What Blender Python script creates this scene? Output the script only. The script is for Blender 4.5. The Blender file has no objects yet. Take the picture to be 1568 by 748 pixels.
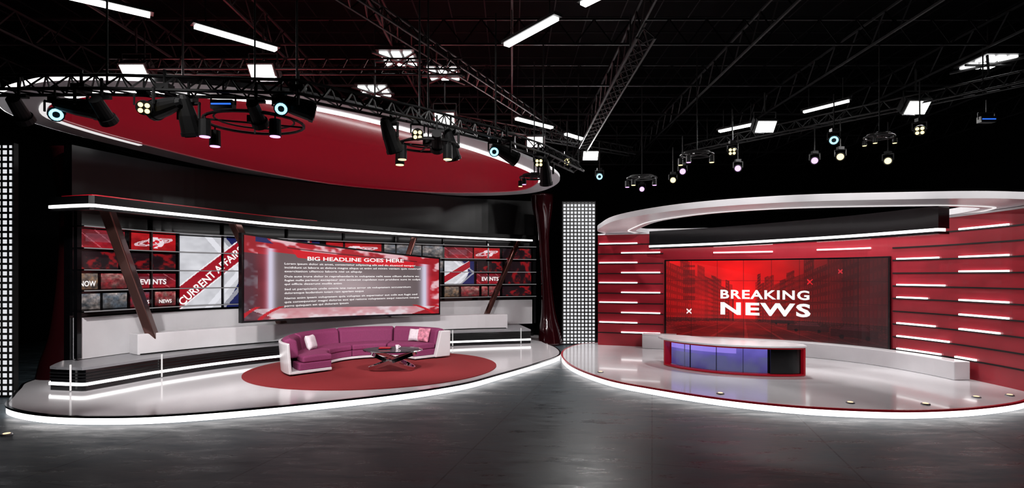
import bpy, math, random
import numpy as np
from mathutils import Vector, Matrix
random.seed(4); np.random.seed(4)
scene = bpy.context.scene
scene.view_settings.view_transform = 'Standard'
COL = scene.collection

# ---------------------------------------------------------------- materials
def s2l(c):
    return tuple(((x/255)/12.92 if x/255 <= 0.04045 else ((x/255+0.055)/1.055)**2.4) for x in c)

def mat(name, rgb, rough=0.5, metal=0.0, emis=None, estr=0.0, var=0.0, vscale=6.0, coat=0.0, alpha=1.0, trans=0.0, bump=0.0, spec=0.5):
    m = bpy.data.materials.new(name); m.use_nodes = True
    nt = m.node_tree; b = nt.nodes['Principled BSDF']
    c = s2l(rgb)
    b.inputs['Base Color'].default_value = (*c, 1)
    b.inputs['Roughness'].default_value = rough
    b.inputs['Metallic'].default_value = metal
    b.inputs['Specular IOR Level'].default_value = spec
    b.inputs['Coat Weight'].default_value = coat
    b.inputs['Coat Roughness'].default_value = 0.05
    b.inputs['Transmission Weight'].default_value = trans
    if emis:
        b.inputs['Emission Color'].default_value = (*s2l(emis), 1)
        b.inputs['Emission Strength'].default_value = estr
    if var > 0 or bump > 0:
        tc = nt.nodes.new('ShaderNodeTexCoord')
        n = nt.nodes.new('ShaderNodeTexNoise'); n.inputs['Scale'].default_value = vscale
        n.inputs['Detail'].default_value = 5
        nt.links.new(tc.outputs['Object'], n.inputs['Vector'])
        if var > 0:
            r = nt.nodes.new('ShaderNodeValToRGB')
            r.color_ramp.elements[0].position = 0.3; r.color_ramp.elements[1].position = 0.7
            r.color_ramp.elements[0].color = (*[x*(1-var) for x in c], 1)
            r.color_ramp.elements[1].color = (*[min(1, x*(1+var)) for x in c], 1)
            nt.links.new(n.outputs['Fac'], r.inputs['Fac'])
            nt.links.new(r.outputs['Color'], b.inputs['Base Color'])
        if bump > 0:
            bp = nt.nodes.new('ShaderNodeBump'); bp.inputs['Strength'].default_value = bump
            bp.inputs['Distance'].default_value = 0.02
            nt.links.new(n.outputs['Fac'], bp.inputs['Height'])
            nt.links.new(bp.outputs['Normal'], b.inputs['Normal'])
    return m

M_black = mat('black_matte', (7, 7, 8), 0.6, var=0.2, spec=0.3)
M_blackg = mat('black_gloss', (6, 6, 8), 0.18, var=0.2, coat=0.2)
M_fasc = mat('black_satin', (4, 4, 5), 0.3, var=0.2, spec=0.3)
M_shell = mat('studio_black', (3, 3, 4), 0.95, var=0.3, vscale=2, spec=0.1)
M_truss = mat('truss_black', (6, 6, 7), 0.55, var=0.2, spec=0.3)
M_truss2 = mat('truss_grey', (15, 15, 17), 0.6, var=0.2, spec=0.25)
M_white = mat('white_lacquer', (214, 212, 215), 0.22, var=0.03, vscale=3)
M_stage = mat('stage_white_gloss', (206, 204, 207), 0.13, var=0.04, vscale=1.2, coat=0.3)
M_grey = mat('grey_lacquer', (130, 130, 134), 0.3, var=0.05)
M_red = mat('red_gloss_self_lit', (150, 24, 38), 0.1, var=0.06, vscale=2, coat=0.5, emis=(156, 24, 40), estr=0.45)  # emission brightens the disc underside in place of bounced light; no lamp
M_redwall = mat('red_wall_panel', (154, 36, 48), 0.24, var=0.08, vscale=1.5, coat=0.1)
M_redtrim = mat('red_trim', (150, 12, 28), 0.25, emis=(170, 10, 30), estr=0.15)
M_rug = mat('red_carpet', (120, 10, 18), 0.95, var=0.14, vscale=60, bump=0.4)
M_fabric = mat('plum_fabric', (126, 46, 90), 0.8, var=0.1, vscale=40, bump=0.15)
M_brown = mat('oxblood_gloss', (38, 7, 11), 0.1, metal=0.2, coat=0.7)
M_strut = mat('bronze_gloss', (104, 70, 64), 0.2, metal=0.8, coat=0.3)
M_chrome = mat('chrome', (200, 198, 200), 0.08, metal=1.0)
M_glass = mat('table_glass', (170, 170, 176), 0.03, trans=0.85)
M_pillow = mat('white_pillow', (225, 215, 222), 0.85, var=0.1, vscale=14)
M_pillow2 = mat('patterned_pillow', (205, 130, 150), 0.85, var=0.7, vscale=9)
def glow(name, rgb, s): return mat(name, (30, 30, 30), 0.4, emis=rgb, estr=s)
G_strip = glow('led_strip_white', (255, 252, 252), 3.2)
G_tube = glow('tube_light', (255, 255, 255), 8)
G_panel = glow('panel_light', (255, 255, 250), 8)
G_dim = glow('led_strip_soft', (255, 250, 250), 0.8)
G_shelf = glow('shelf_edge', (200, 195, 198), 0.4)
G_yel = glow('lens_warm', (255, 232, 160), 2.2)
G_cy = glow('lens_cyan', (150, 225, 255), 2.2)
G_pur = glow('lens_violet', (228, 170, 250), 1.9)
G_blue = glow('lens_blue', (50, 120, 255), 1.0)
G_orange = glow('lens_orange', (255, 220, 175), 1.4)
G_txt = glow('screen_text_white', (255, 250, 250), 1.0)

def screen_mat(name, strength):
    m = bpy.data.materials.new(name); m.use_nodes = True
    nt = m.node_tree; b = nt.nodes['Principled BSDF']
    a = nt.nodes.new('ShaderNodeAttribute'); a.attribute_name = 'px'
    b.inputs['Base Color'].default_value = (0.01, 0.01, 0.01, 1)
    b.inputs['Roughness'].default_value = 0.18
    nt.links.new(a.outputs['Color'], b.inputs['Emission Color'])
    b.inputs['Emission Strength'].default_value = strength
    return m
M_screen = screen_mat('led_screen', 1.0)

def floor_mat():
    m = bpy.data.materials.new('floor_concrete_tile'); m.use_nodes = True
    nt = m.node_tree; b = nt.nodes['Principled BSDF']; N = nt.nodes.new; L = nt.links.new
    tc = N('ShaderNodeTexCoord'); mp = N('ShaderNodeMapping')
    mp.inputs['Rotation'].default_value = (0, 0, 0.25)
    L(tc.outputs['Object'], mp.inputs['Vector'])
    st = N('ShaderNodeMapping'); st.inputs['Scale'].default_value = (0.7, 2.6, 1); st.inputs['Rotation'].default_value = (0, 0, 0.5)
    L(tc.outputs['Object'], st.inputs['Vector'])
    n1 = N('ShaderNodeTexNoise'); n1.inputs['Scale'].default_value = 1.6; n1.inputs['Detail'].default_value = 10; n1.inputs['Roughness'].default_value = 0.72
    L(st.outputs['Vector'], n1.inputs['Vector'])
    r = N('ShaderNodeValToRGB')
    r.color_ramp.elements[0].position = 0.36; r.color_ramp.elements[0].color = (*s2l((34, 42, 46)), 1)
    r.color_ramp.elements[1].position = 0.66; r.color_ramp.elements[1].color = (*s2l((76, 88, 94)), 1)
    L(n1.outputs['Fac'], r.inputs['Fac'])
    br = N('ShaderNodeTexBrick'); br.offset = 0.0
    br.inputs['Scale'].default_value = 1; br.inputs['Brick Width'].default_value = 2.4; br.inputs['Row Height'].default_value = 2.4
    br.inputs['Mortar Size'].default_value = 0.012
    br.inputs['Color1'].default_value = (1, 1, 1, 1); br.inputs['Color2'].default_value = (0.86, 0.86, 0.86, 1); br.inputs['Mortar'].default_value = (0.3, 0.3, 0.3, 1)
    L(mp.outputs['Vector'], br.inputs['Vector'])
    mx = N('ShaderNodeMix'); mx.data_type = 'RGBA'; mx.blend_type = 'MULTIPLY'; mx.inputs[0].default_value = 1
    L(r.outputs['Color'], mx.inputs[6]); L(br.outputs['Color'], mx.inputs[7])
    L(mx.outputs[2], b.inputs['Base Color'])
    rr = N('ShaderNodeMapRange'); rr.inputs['From Min'].default_value = 0.35; rr.inputs['From Max'].default_value = 0.65
    rr.inputs['To Min'].default_value = 0.22; rr.inputs['To Max'].default_value = 0.5
    L(n1.outputs['Fac'], rr.inputs['Value']); L(rr.outputs['Result'], b.inputs['Roughness'])
    b.inputs['Specular IOR Level'].default_value = 0.11
    bp = N('ShaderNodeBump'); bp.inputs['Strength'].default_value = 0.25; bp.inputs['Distance'].default_value = 0.02
    L(n1.outputs['Fac'], bp.inputs['Height']); L(bp.outputs['Normal'], b.inputs['Normal'])
    return m

def dots_mat(pitch, strength):
    m = bpy.data.materials.new('led_mesh_pixels'); m.use_nodes = True
    nt = m.node_tree; b = nt.nodes['Principled BSDF']; N = nt.nodes.new; L = nt.links.new
    b.inputs['Base Color'].default_value = (0.012, 0.012, 0.012, 1)
    tc = N('ShaderNodeTexCoord'); sp = N('ShaderNodeSeparateXYZ'); L(tc.outputs['Object'], sp.inputs[0])
    outs = []
    for ax in ('X', 'Z'):
        d = N('ShaderNodeMath'); d.operation = 'DIVIDE'; d.inputs[1].default_value = pitch; L(sp.outputs[ax], d.inputs[0])
        f = N('ShaderNodeMath'); f.operation = 'FRACT'; L(d.outputs[0], f.inputs[0])
        s = N('ShaderNodeMath'); s.operation = 'SUBTRACT'; s.inputs[1].default_value = 0.5; L(f.outputs[0], s.inputs[0])
        a = N('ShaderNodeMath'); a.operation = 'ABSOLUTE'; L(s.outputs[0], a.inputs[0])
        l = N('ShaderNodeMath'); l.operation = 'LESS_THAN'; l.inputs[1].default_value = 0.32; L(a.outputs[0], l.inputs[0])
        outs.append(l)
    mu = N('ShaderNodeMath'); mu.operation = 'MULTIPLY'; L(outs[0].outputs[0], mu.inputs[0]); L(outs[1].outputs[0], mu.inputs[1])
    ms = N('ShaderNodeMath'); ms.operation = 'MULTIPLY'; ms.inputs[1].default_value = strength; L(mu.outputs[0], ms.inputs[0])
    b.inputs['Emission Color'].default_value = (0.95, 0.96, 1, 1)
    L(ms.outputs[0], b.inputs['Emission Strength'])
    return m
M_dots = dots_mat(0.125, 0.8)

# ---------------------------------------------------------------- mesh helpers
def empty(name, loc=(0, 0, 0)):
    e = bpy.data.objects.new(name, None); e.location = loc; e.empty_display_size = 0.2
    COL.objects.link(e); return e

def mkobj(name, V, F, mats, parent=None, mi=None, smooth=False, bevel=0, recalc=True):
    me = bpy.data.meshes.new(name); me.from_pydata([tuple(v) for v in V], [], F)
    if not isinstance(mats, (list, tuple)): mats = [mats]
    for m in mats: me.materials.append(m)
    if mi: me.polygons.foreach_set('material_index', mi)
    me.update()
    if recalc:
        import bmesh
        bm = bmesh.new(); bm.from_mesh(me); bmesh.ops.recalc_face_normals(bm, faces=bm.faces); bm.to_mesh(me); bm.free()
    if smooth: me.polygons.foreach_set('use_smooth', [True]*len(me.polygons))
    o = bpy.data.objects.new(name, me); COL.objects.link(o)
    if parent: o.parent = parent; o.matrix_parent_inverse = Matrix.Translation(-Vector(parent.location))
    if bevel:
        b = o.modifiers.new('bevel', 'BEVEL'); b.width = bevel; b.segments = 3; b.limit_method = 'ANGLE'; b.angle_limit = 0.7
    return o

class MB:
    def __init__(s): s.V = []; s.F = []; s.M = []
    def box(s, c, size, R=None, mi=0):
        n = len(s.V); c = Vector(c); h = [x/2 for x in size]
        for x in (-1, 1):
            for y in (-1, 1):
                for z in (-1, 1):
                    v = Vector((x*h[0], y*h[1], z*h[2]))
                    if R: v = R @ v
                    s.V.append(c+v)
        for f in ((0, 1, 3, 2), (4, 6, 7, 5), (0, 4, 5, 1), (2, 3, 7, 6), (0, 2, 6, 4), (1, 5, 7, 3)):
            s.F.append(tuple(n+i for i in f)); s.M.append(mi)
    def prism(s, p0, p1, r0, r1=None, n=8, mi=0):
        p0 = Vector(p0); p1 = Vector(p1); r1 = r0 if r1 is None else r1
        d = (p1-p0).normalized(); a = Vector((0, 0, 1)) if abs(d.z) < 0.95 else Vector((1, 0, 0))
        x = d.cross(a).normalized(); y = d.cross(x); b = len(s.V)
        for p, r in ((p0, r0), (p1, r1)):
            for i in range(n):
                t = 2*math.pi*(i+0.5)/n; s.V.append(p+x*math.cos(t)*r+y*math.sin(t)*r)
        for i in range(n):
            j = (i+1) % n; s.F.append((b+i, b+j, b+n+j, b+n+i)); s.M.append(mi)
        s.F.append(tuple(b+i for i in range(n))); s.M.append(mi)
        s.F.append(tuple(b+n+i for i in reversed(range(n)))); s.M.append(mi)
    def poly(s, pts, r, n=6, mi=0, closed=False):
        k = len(pts)
        for i in range(k if closed else k-1): s.prism(pts[i], pts[(i+1) % k], r, r, n, mi)
    def build(s, name, mats, parent=None, **k): return mkobj(name, s.V, s.F, mats, parent, s.M, **k)

def smooth(pts, closed=False, n=8):
    out = []; k = len(pts); P = [Vector(p) for p in pts]
    for i in range(k if closed else k-1):
        if closed: a, b, c, d = P[i-1], P[i], P[(i+1) % k], P[(i+2) % k]
        else: a, b, c, d = P[max(i-1, 0)], P[i], P[i+1], P[min(i+2, k-1)]
        for j in range(n):
            t = j/n
            out.append(0.5*((2*b)+(c-a)*t+(2*a-5*b+4*c-d)*t*t+(3*b-a-3*c+d)*t**3))
    if not closed: out.append(P[-1])
    return out

class Path:
    def __init__(s, pts):
        s.p = np.array([(q[0], q[1]) for q in pts], float)
        d = np.linalg.norm(np.diff(s.p, axis=0), axis=1); s.c = np.concatenate([[0], np.cumsum(d)]); s.L = s.c[-1]
    def pos(s, t):
        return np.array([np.interp(t, s.c, s.p[:, 0]), np.interp(t, s.c, s.p[:, 1])])
    def at(s, t, off=0.0):
        e = 0.06; a = s.pos(max(0, t-e)); b = s.pos(min(s.L, t+e)); d = b-a; d /= np.linalg.norm(d)
        q = s.pos(t); return q[0]-d[1]*off, q[1]+d[0]*off
    def near(s, x, y):
        tt = np.linspace(0, s.L, 600); q = np.array([s.pos(t) for t in tt])
        return float(tt[np.argmin((q[:, 0]-x)**2+(q[:, 1]-y)**2)])

def ribbon(name, P, s0, s1, z0, z1, o0, o1, m, parent=None, step=0.25, bevel=0, z1b=None, z0b=None):
    n = max(1, int((s1-s0)/step)); V = []; F = []
    ts = sorted(set([s0+(s1-s0)*i/n for i in range(n+1)]))
    for t in ts:
        f = (t-s0)/(s1-s0); zt = z1 if z1b is None else z1+(z1b-z1)*f; zb = z0 if z0b is None else z0+(z0b-z0)*f
        a = P.at(t, o0); b = P.at(t, o1)
        V += [(a[0], a[1], zb), (b[0], b[1], zb), (b[0], b[1], zt), (a[0], a[1], zt)]
    for i in range(len(ts)-1):
        for j in range(4):
            k = (j+1) % 4; F.append((4*i+j, 4*i+k, 4*i+4+k, 4*i+4+j))
    F.append((0, 1, 2, 3)); e = 4*(len(ts)-1); F.append((e+3, e+2, e+1, e))
    return mkobj(name, V, F, m, parent, bevel=bevel)

def slab(name, pts, z0, z1, m, parent=None, bevel=0):
    n = len(pts); V = [(p[0], p[1], z0) for p in pts]+[(p[0], p[1], z1) for p in pts]
    F = [tuple(range(n))[::-1], tuple(range(n, 2*n))]+[(i, (i+1) % n, n+(i+1) % n, n+i) for i in range(n)]
    return mkobj(name, V, F, m, parent, bevel=bevel)

def offs(pts, o):
    n = len(pts); A = sum(pts[i][0]*pts[(i+1) % n][1]-pts[(i+1) % n][0]*pts[i][1] for i in range(n)); sg = 1 if A > 0 else -1
    out = []
    for i in range(n):
        a = Vector(pts[i-1][:2]); b = Vector(pts[(i+1) % n][:2]); d = (b-a).normalized()
        out.append((pts[i][0]+sg*d.y*o, pts[i][1]-sg*d.x*o))
    return out

def ring(name, pts, oa, ob, z0, z1, m, parent=None):
    A = offs(pts, oa); B = offs(pts, ob); n = len(pts)
    V = [(p[0], p[1], z) for z in (z0, z1) for q in (A, B) for p in q]; F = []
    for i in range(n):
        j = (i+1) % n
        F += [(i, j, n+j, n+i), (2*n+i, 3*n+i, 3*n+j, 2*n+j), (i, 2*n+i, 2*n+j, j), (n+i, n+j, 3*n+j, 3*n+i)]
    return mkobj(name, V, F, m, parent)

def paint(name, P, s0, s1, z0, z1, off, nu, nv, fn, parent=None, z1b=None, z0b=None):
    us = np.linspace(0, 1, nu+1); vs = np.linspace(0, 1, nv+1); V = []
    for u in us:
        x, y = P.at(s0+(s1-s0)*u, off); zt = z1 if z1b is None else z1+(z1b-z1)*u; zb = z0 if z0b is None else z0+(z0b-z0)*u
        for v in vs: V.append((x, y, zb+(zt-zb)*v))
    F = [(i*(nv+1)+j, (i+1)*(nv+1)+j, (i+1)*(nv+1)+j+1, i*(nv+1)+j+1) for i in range(nu) for j in range(nv)]
    o = mkobj(name, V, F, M_screen, parent, recalc=False); me = o.data
    uu, vv = np.meshgrid((us[:-1]+us[1:])/2, (vs[:-1]+vs[1:])/2, indexing='ij')
    c = np.clip(np.stack([q+0*uu.ravel() for q in fn(uu.ravel(), vv.ravel())], -1)/255.0, 0, 1)
    c = np.where(c < 0.04045, c/12.92, ((c+0.055)/1.055)**2.4)
    c = np.concatenate([c, np.ones((len(c), 1))], 1)
    at = me.color_attributes.new('px', 'FLOAT_COLOR', 'CORNER')
    at.data.foreach_set('color', np.repeat(c, 4, axis=0).astype(np.float32).ravel())
    return o

def text_on(body, P, s0, z0, w, h, off, m, parent, rot=0.0, bold=0.02, name=None, space=1.0):
    cu = bpy.data.curves.new('t', 'FONT'); cu.body = body; cu.offset = bold; cu.resolution_u = 3; cu.space_character = space
    ob = bpy.data.objects.new('t', cu); COL.objects.link(ob)
    bpy.context.view_layer.update()
    dg = bpy.context.evaluated_depsgraph_get()
    me = bpy.data.meshes.new_from_object(ob.evaluated_get(dg))
    n = len(me.vertices); a = np.zeros(n*3); me.vertices.foreach_get('co', a); a = a.reshape(-1, 3)
    mn = a.min(0); mxx = a.max(0); sz = np.maximum(mxx-mn, 1e-6)
    x = (a[:, 0]-mn[0])/sz[0]*w; y = (a[:, 1]-mn[1])/sz[1]*h
    c, s = math.cos(rot), math.sin(rot); x, y = x*c-y*s, x*s+y*c
    out = []
    for i in range(n):
        q = P.at(min(max(s0+x[i], 0.0), P.L), off); out += [q[0], q[1], z0+y[i]]
    me.vertices.foreach_set('co', out); me.materials.clear(); me.materials.append(m); me.update()
    bpy.data.objects.remove(ob)
    o = bpy.data.objects.new(name or ('text_'+body.split()[0].lower()), me); COL.objects.link(o); o.parent = parent
    return o

def vnoise(x, y, seed):
    rs = np.random.RandomState(seed); g = rs.rand(64, 64)
    xi = np.floor(x).astype(int); yi = np.floor(y).astype(int); fx = x-xi; fy = y-yi
    fx = fx*fx*(3-2*fx); fy = fy*fy*(3-2*fy)
    a = g[xi % 64, yi % 64]; b = g[(xi+1) % 64, yi % 64]; c = g[xi % 64, (yi+1) % 64]; d = g[(xi+1) % 64, (yi+1) % 64]
    return (a*(1-fx)+b*fx)*(1-fy)+(c*(1-fx)+d*fx)*fy
def fbm(x, y, seed): return 0.5*vnoise(x, y, seed)+0.3*vnoise(2*x, 2*y, seed+1)+0.2*vnoise(4*x, 4*y, seed+2)
def mixc(c, k, col): return [c[i]*(1-k)+col[i]*k for i in range(3)]

# ---------------------------------------------------------------- room shell
def quadbox(name, lo, hi, m):
    b = MB(); b.box([(lo[i]+hi[i])/2 for i in range(3)], [hi[i]-lo[i] for i in range(3)]); return b.build(name, [m])
XL, XR, YF, YB, ZT = -17, 16, -4, 26, 9.6
quadbox('floor', (XL, YF, -0.1), (XR, YB, 0), floor_mat())
quadbox('ceiling', (XL, YF, ZT), (XR, YB, ZT+0.1), M_shell)
quadbox('wall_back', (XL, YB, 0), (XR, YB+0.1, ZT), M_shell)
quadbox('wall_front', (XL, YF-0.1, 0), (XR, YF, ZT), M_shell)
quadbox('wall_left', (XL-0.1, YF, 0), (XL, YB, ZT), M_shell)
quadbox('wall_right', (XR, YF, 0), (XR+0.1, YB, ZT), M_shell)

# ---------------------------------------------------------------- stages
OL = smooth([(-8.65, 9.45), (-7.68, 8.95), (-6.63, 8.79), (-5.5, 8.92), (-4.02, 9.5), (-2.29, 10.44), (-1.1, 11.4), (-.35, 12.5), (.62, 14.1),
             (1.3, 15.5), (1.35, 17.0), (1.0, 18.6), (.9, 20.7), (-3, 19.6), (-7, 16.9), (-9.6, 14.1), (-10.3, 12.6), (-10.2, 11.6), (-9.75, 10.9), (-9.25, 10.2)], True, 8)
OR_ = smooth([(1.43, 15.4), (1.54, 13.6), (2.08, 11.96), (2.83, 11.0), (3.8, 10.1), (4.73, 9.55), (5.69, 9.26), (6.73, 9.17), (8.01, 9.4), (9.28, 9.95),
              (10.2, 10.9), (10.6, 13), (9.9, 16), (7.5, 17.9), (4.5, 18.5), (2.6, 18.2), (1.75, 17)], True, 8)
for outl, trim in ((OL, M_blackg), (OR_, M_redtrim)):
    st = empty('stage_platform')
    slab('deck', outl, 0.0, 0.15, M_stage, st)
    ring('edge_trim', outl, 0.001, 0.05, 0.118, 0.152, trim, st)
    ring('led_edge', outl, 0.001, 0.035, 0.012, 0.118, G_strip, st)

# ---------------------------------------------------------------- LEFT SET
WL = Path(smooth([(-9.3, 11.55), (-8.5, 13.6), (-7, 15.4), (-5, 17.2), (-3, 18.6), (-1, 19.8), (.8, 20.4)]))
sh = empty('shelf_video_wall')
ribbon('backing', WL, 0, WL.L, .15, 3.9, .02, .2, M_blackg, sh)
ribbon('upper_fascia', WL, 0, WL.L, 3.9, 5.15, -.05, .2, M_fasc, sh)
ribbon('white_plinth_panel', WL, 0.05, WL.L-.1, .62, 1.5, -.14, .0, M_white, sh)
for z in (1.62, 2.06, 2.5, 2.96, 3.42):
    ribbon('shelf', WL, 0.03, WL.L-.03, z, z+.028, -.38, .0, M_blackg, sh)
    ribbon('shelf_edge', WL, 0.03, WL.L-.03, z+.004, z+.024, -.395, -.38, G_shelf, sh)
pp = MB()
for t in np.linspace(0.02, WL.L-.02, 9):
    x, y = WL.at(t, -.03); pp.box((x, y, 2.7), (.05, .05, 2.3))
x, y = WL.at(0.02, -.2); pp.box((x, y, 2.25), (.07, .12, 3.2))
x, y = WL.at(WL.L-.02, -.2); pp.box((x, y, 2.25), (.07, .12, 3.2))
pp.build('uprights', [M_blackg], sh)

def f_globe(u, v):
    n = fbm(u*6, v*4, 3); c = [110+90*n, 10+20*n, 16+20*n]
    d = np.hypot((u-.55)*1.9, v-.5); k = (d < .36)*1.0; c = mixc(c, k, (200, 24, 40)); land = k*(fbm(u*9, v*7, 8) > .5); c = mixc(c, land, (235, 215, 222))
    for q in (.3, .42):
        e = np.abs(np.hypot((u-.5)*1.05, (v-.5-(u-.5)*.45)*2.4)-q); c = mixc(c, (e < .045)*.85, (225, 210, 218))
    return c
def f_red(u, v):
    n = fbm(u*5, v*3, 5); c = [60+150*n*(1-v*.4), 8+24*n, 14+34*n]; k = (np.abs((u*2+v) % .7-.35) < .03); c = mixc(c, k*.45, (230, 150, 160))
    k = ((u > .2)*(u < .8)*(v > .35)*(v < .8)); return mixc(c, k*.4, (130, 100, 112))
def mk_photo(seed):
    pal = [(150, 20, 30), (60, 75, 90), (170, 120, 80), (40, 70, 54), (170, 150, 140), (120, 10, 20)]
    def f(u, v):
        n = fbm(u*4+seed, v*4, seed); n2 = fbm(u*9, v*6+seed, seed+5); a = pal[seed % 6]; b = pal[(seed*3+1) % 6]
        return [(a[i]*n+b[i]*(1-n)*(.3+.9*v))*(.5+.9*n2) for i in range(3)]
    return f
def f_dark(u, v):
    n = fbm(u*6, v*3, 9); return [26+100*np.clip((n-.5)*5, 0, 1), 10+n*12, 14+n*14]
def f_aff(u, v):
    n = fbm(u*5, v*7, 12); g = 178+50*n; c = [g, g, g+6]
    w = v*1.15
    nb = (u > .56+.25*np.sin(v*3.1)); c = mixc(c, nb, (26, 32, 84))
    for q, col, wd in ((.80, (225, 225, 232), .05), (1.0, (150, 150, 160), .035)):
        ch = np.abs(u+np.abs(v-.5)*.85-q); c = mixc(c, (ch < wd), col)
    r = np.abs(w-.18-u*.95); c = mixc(c, (r < .17)*(u < .86), (156, 20, 36)); c = mixc(c, (np.abs(r-.185) < .012)*(u < .86), (240, 235, 240))
    return c
def seg(r):
    tt = np.linspace(0, WL.L, 900); q = np.array([WL.pos(t) for t in tt]); return float(tt[np.argmin(np.abs(q[:, 0]/q[:, 1]-r))])
def T(s0, s1, z0, z1, fn, nu=40, nv=24): return paint('video_tile', WL, s0, s1, z0, z1, -.012, nu, nv, fn, sh)
T(.08, 1.15, 3.0, 3.40, f_red); T(1.3, 2.35, 3.0, 3.40, f_globe, 60, 30)
T(.08, 1.0, 2.54, 2.92, f_dark); T(1.05, 2.35, 2.54, 2.92, f_dark)
T(.08, .55, 2.1, 2.44, mk_photo(2)); T(.62, 1.2, 2.1, 2.44, mk_photo(5)); T(1.28, 2.35, 2.1, 2.44, f_red)
T(.08, .6, 1.66, 2.0, mk_photo(4)); T(.66, 1.2, 1.66, 2.0, mk_photo(1)); T(1.28, 1.8, 1.66, 2.0, mk_photo(6)); T(1.86, 2.35, 1.66, 2.0, mk_photo(11))
T(2.45, 4.3, 1.55, 3.40, f_aff, 110, 110)
text_on('CURRENT AFFAIRS', WL, 2.52, 1.62, 2.1, .2, -.03, G_txt, sh, rot=.755)
text_on('NOW', WL, .16, 2.16, .34, .12, -.03, G_txt, sh)
text_on('EVENTS', WL, 1.5, 2.18, .62, .13, -.03, G_txt, sh)
text_on('EVENTS', WL, 1.35, 1.72, .36, .09, -.03, G_txt, sh)
text_on('NEWS', WL, 1.95, 1.72, .3, .09, -.03, G_txt, sh)
T(4.4, 6.2, 2.54, 3.40, f_aff, 60, 50); T(6.4, 8.2, 3.0, 3.4, f_globe, 60, 30); T(6.4, 8.2, 2.5, 2.9, f_red)
T(8.3, 9.6, 3.0, 3.4, mk_photo(7)); T(9.65, 10.4, 3.0, 3.4, mk_photo(4)); T(9.65, 10.4, 2.5, 2.9, mk_photo(1))
R0 = seg(-110/840)
W = WL.L
T(R0+.1, R0+1.25, 3.0, 3.38, f_red); T(R0+1.3, R0+2.3, 3.0, 3.38, f_globe, 60, 30); T(R0+2.4, W-.1, 3.0, 3.38, f_dark)
T(R0+.1, R0+1.3, 2.1, 2.9, f_aff, 60, 50); T(R0+1.4, R0+2.4, 2.54, 2.9, f_dark); T(R0+1.4, R0+2.4, 2.1, 2.46, f_red)
text_on('EVENTS', WL, R0+1.6, 2.2, .65, .14, -.03, G_txt, sh)
T(R0+2.5, W-.1, 2.1, 2.9, f_dark)
T(R0+.1, R0+.7, 1.66, 2.0, mk_photo(2)); T(R0+.8, R0+1.5, 1.66, 2.0, mk_photo(5)); T(R0+1.6, R0+2.3, 1.66, 2.0, mk_photo(11)); T(R0+2.4, W-.1, 1.66, 2.0, f_dark)

# cantilevered fascia with light strip
FL = Path([Vector((-8.65, 10.25)), Vector((-8.1, 10.08))]+smooth([(-7.65, 9.98), (-6.75, 12.0), (-5.75, 14.1), (-3.65, 16.7), (-1.3, 18.8), (.75, 20.1)]))
ca = empty('shelf_canopy')
ribbon('front_beam', FL, 0, FL.L, 3.71, 3.86, 0, .12, M_fasc, ca, step=.12)
ribbon('led_strip', FL, 0, FL.L, 3.65, 3.705, -.01, .1, G_strip, ca, step=.12)
ribbon('under_lip', FL, 0, FL.L, 3.60, 3.65, .02, .1, M_fasc, ca, step=.12)
fp = [FL.at(t, .1) for t in np.linspace(0, FL.L, 60)]; wp = [WL.at(t, .0) for t in np.linspace(WL.L, 0, 60)]
slab('soffit', fp+wp, 3.74, 3.84, M_fasc, ca)
rb = Path([FL.at(t, .15) for t in np.linspace(0.1, FL.L*.45, 40)])
ribbon('red_reflection_strip', rb, 0, rb.L, 3.87, 3.90, 0, .05, M_redtrim, ca)  # thin red strip painted in as a reflection on the dark fascia

# lower black counter
cpts = [Vector((-9.42, 11.5)), Vector((-9.25, 11.1)), Vector((-9.06, 10.74)), Vector((-8.6, 10.65))]+smooth([(-8.27, 10.6), (-7.98, 11.35), (-7.68, 12.1), (-6.95, 13.3), (-6.0, 14.4), (-4.15, 16.1), (-2.07, 17.3), (.62, 18.1)])
CL = Path(cpts)
co = empty('black_counter')
ribbon('face', CL, 0, CL.L, .15, .56, .02, .12, M_blackg, co, step=.12)
for z in (.36, .42, .48): ribbon('rib', CL, 0, CL.L, z, z+.018, 0, .03, M_truss2, co, step=.12)
ribbon('led_strip', CL, 0.0, CL.L, .255, .31, -.01, .04, G_strip, co, step=.12)
fp = [CL.at(t, .0) for t in np.linspace(0, CL.L, 70)]; wp = [WL.at(t, -.0) for t in np.linspace(WL.L-.6, 0.05, 60)]
slab('top', fp+wp, .56, .61, M_grey, co)
pm = MB()
for (x, y) in ((-7.72, 12.05), (-8.52, 10.62), (.3, 17.98), (-1.9, 17.38), (-5.3, 15.05)):
    t = CL.near(x, y); a = CL.at(t, -.04); pm.box((a[0], a[1], .42), (.022, .022, .5))
pm.build('glow_posts', [G_dim], co)

BLp = Path(smooth([(-8.36, 12.25), (-7.45, 13.5), (-6.06, 14.9), (-3.5, 17.1), (-1.5, 18.15), (-.15, 18.45)]))
be = empty('white_display_bench')
ribbon('body', BLp, 0, BLp.L, .61, 1.08, 0, .45, M_white, be, bevel=.02)
ribbon('shadow_gap', BLp, 0.05, BLp.L-.05, .612, .64, -.01, .0, M_black, be)

def strut(p0, p1, w=.17):
    b = MB(); b.prism(p0, p1, w*.7, w*.7, 4); b.build('diagonal_strut', [M_strut], bevel=.02)
strut((-7.95, 10.75, 3.72), (-8.3, 12.85, .64), .2)
strut((-6.75, 13.3, 3.72), (-6.3, 15.2, .9), .2)
strut((-3.1, 17.6, 3.72), (-3.9, 17.3, 1.1), .17)
strut((.25, 19.9, 3.72), (-1.05, 18.9, .64), .15)

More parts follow.
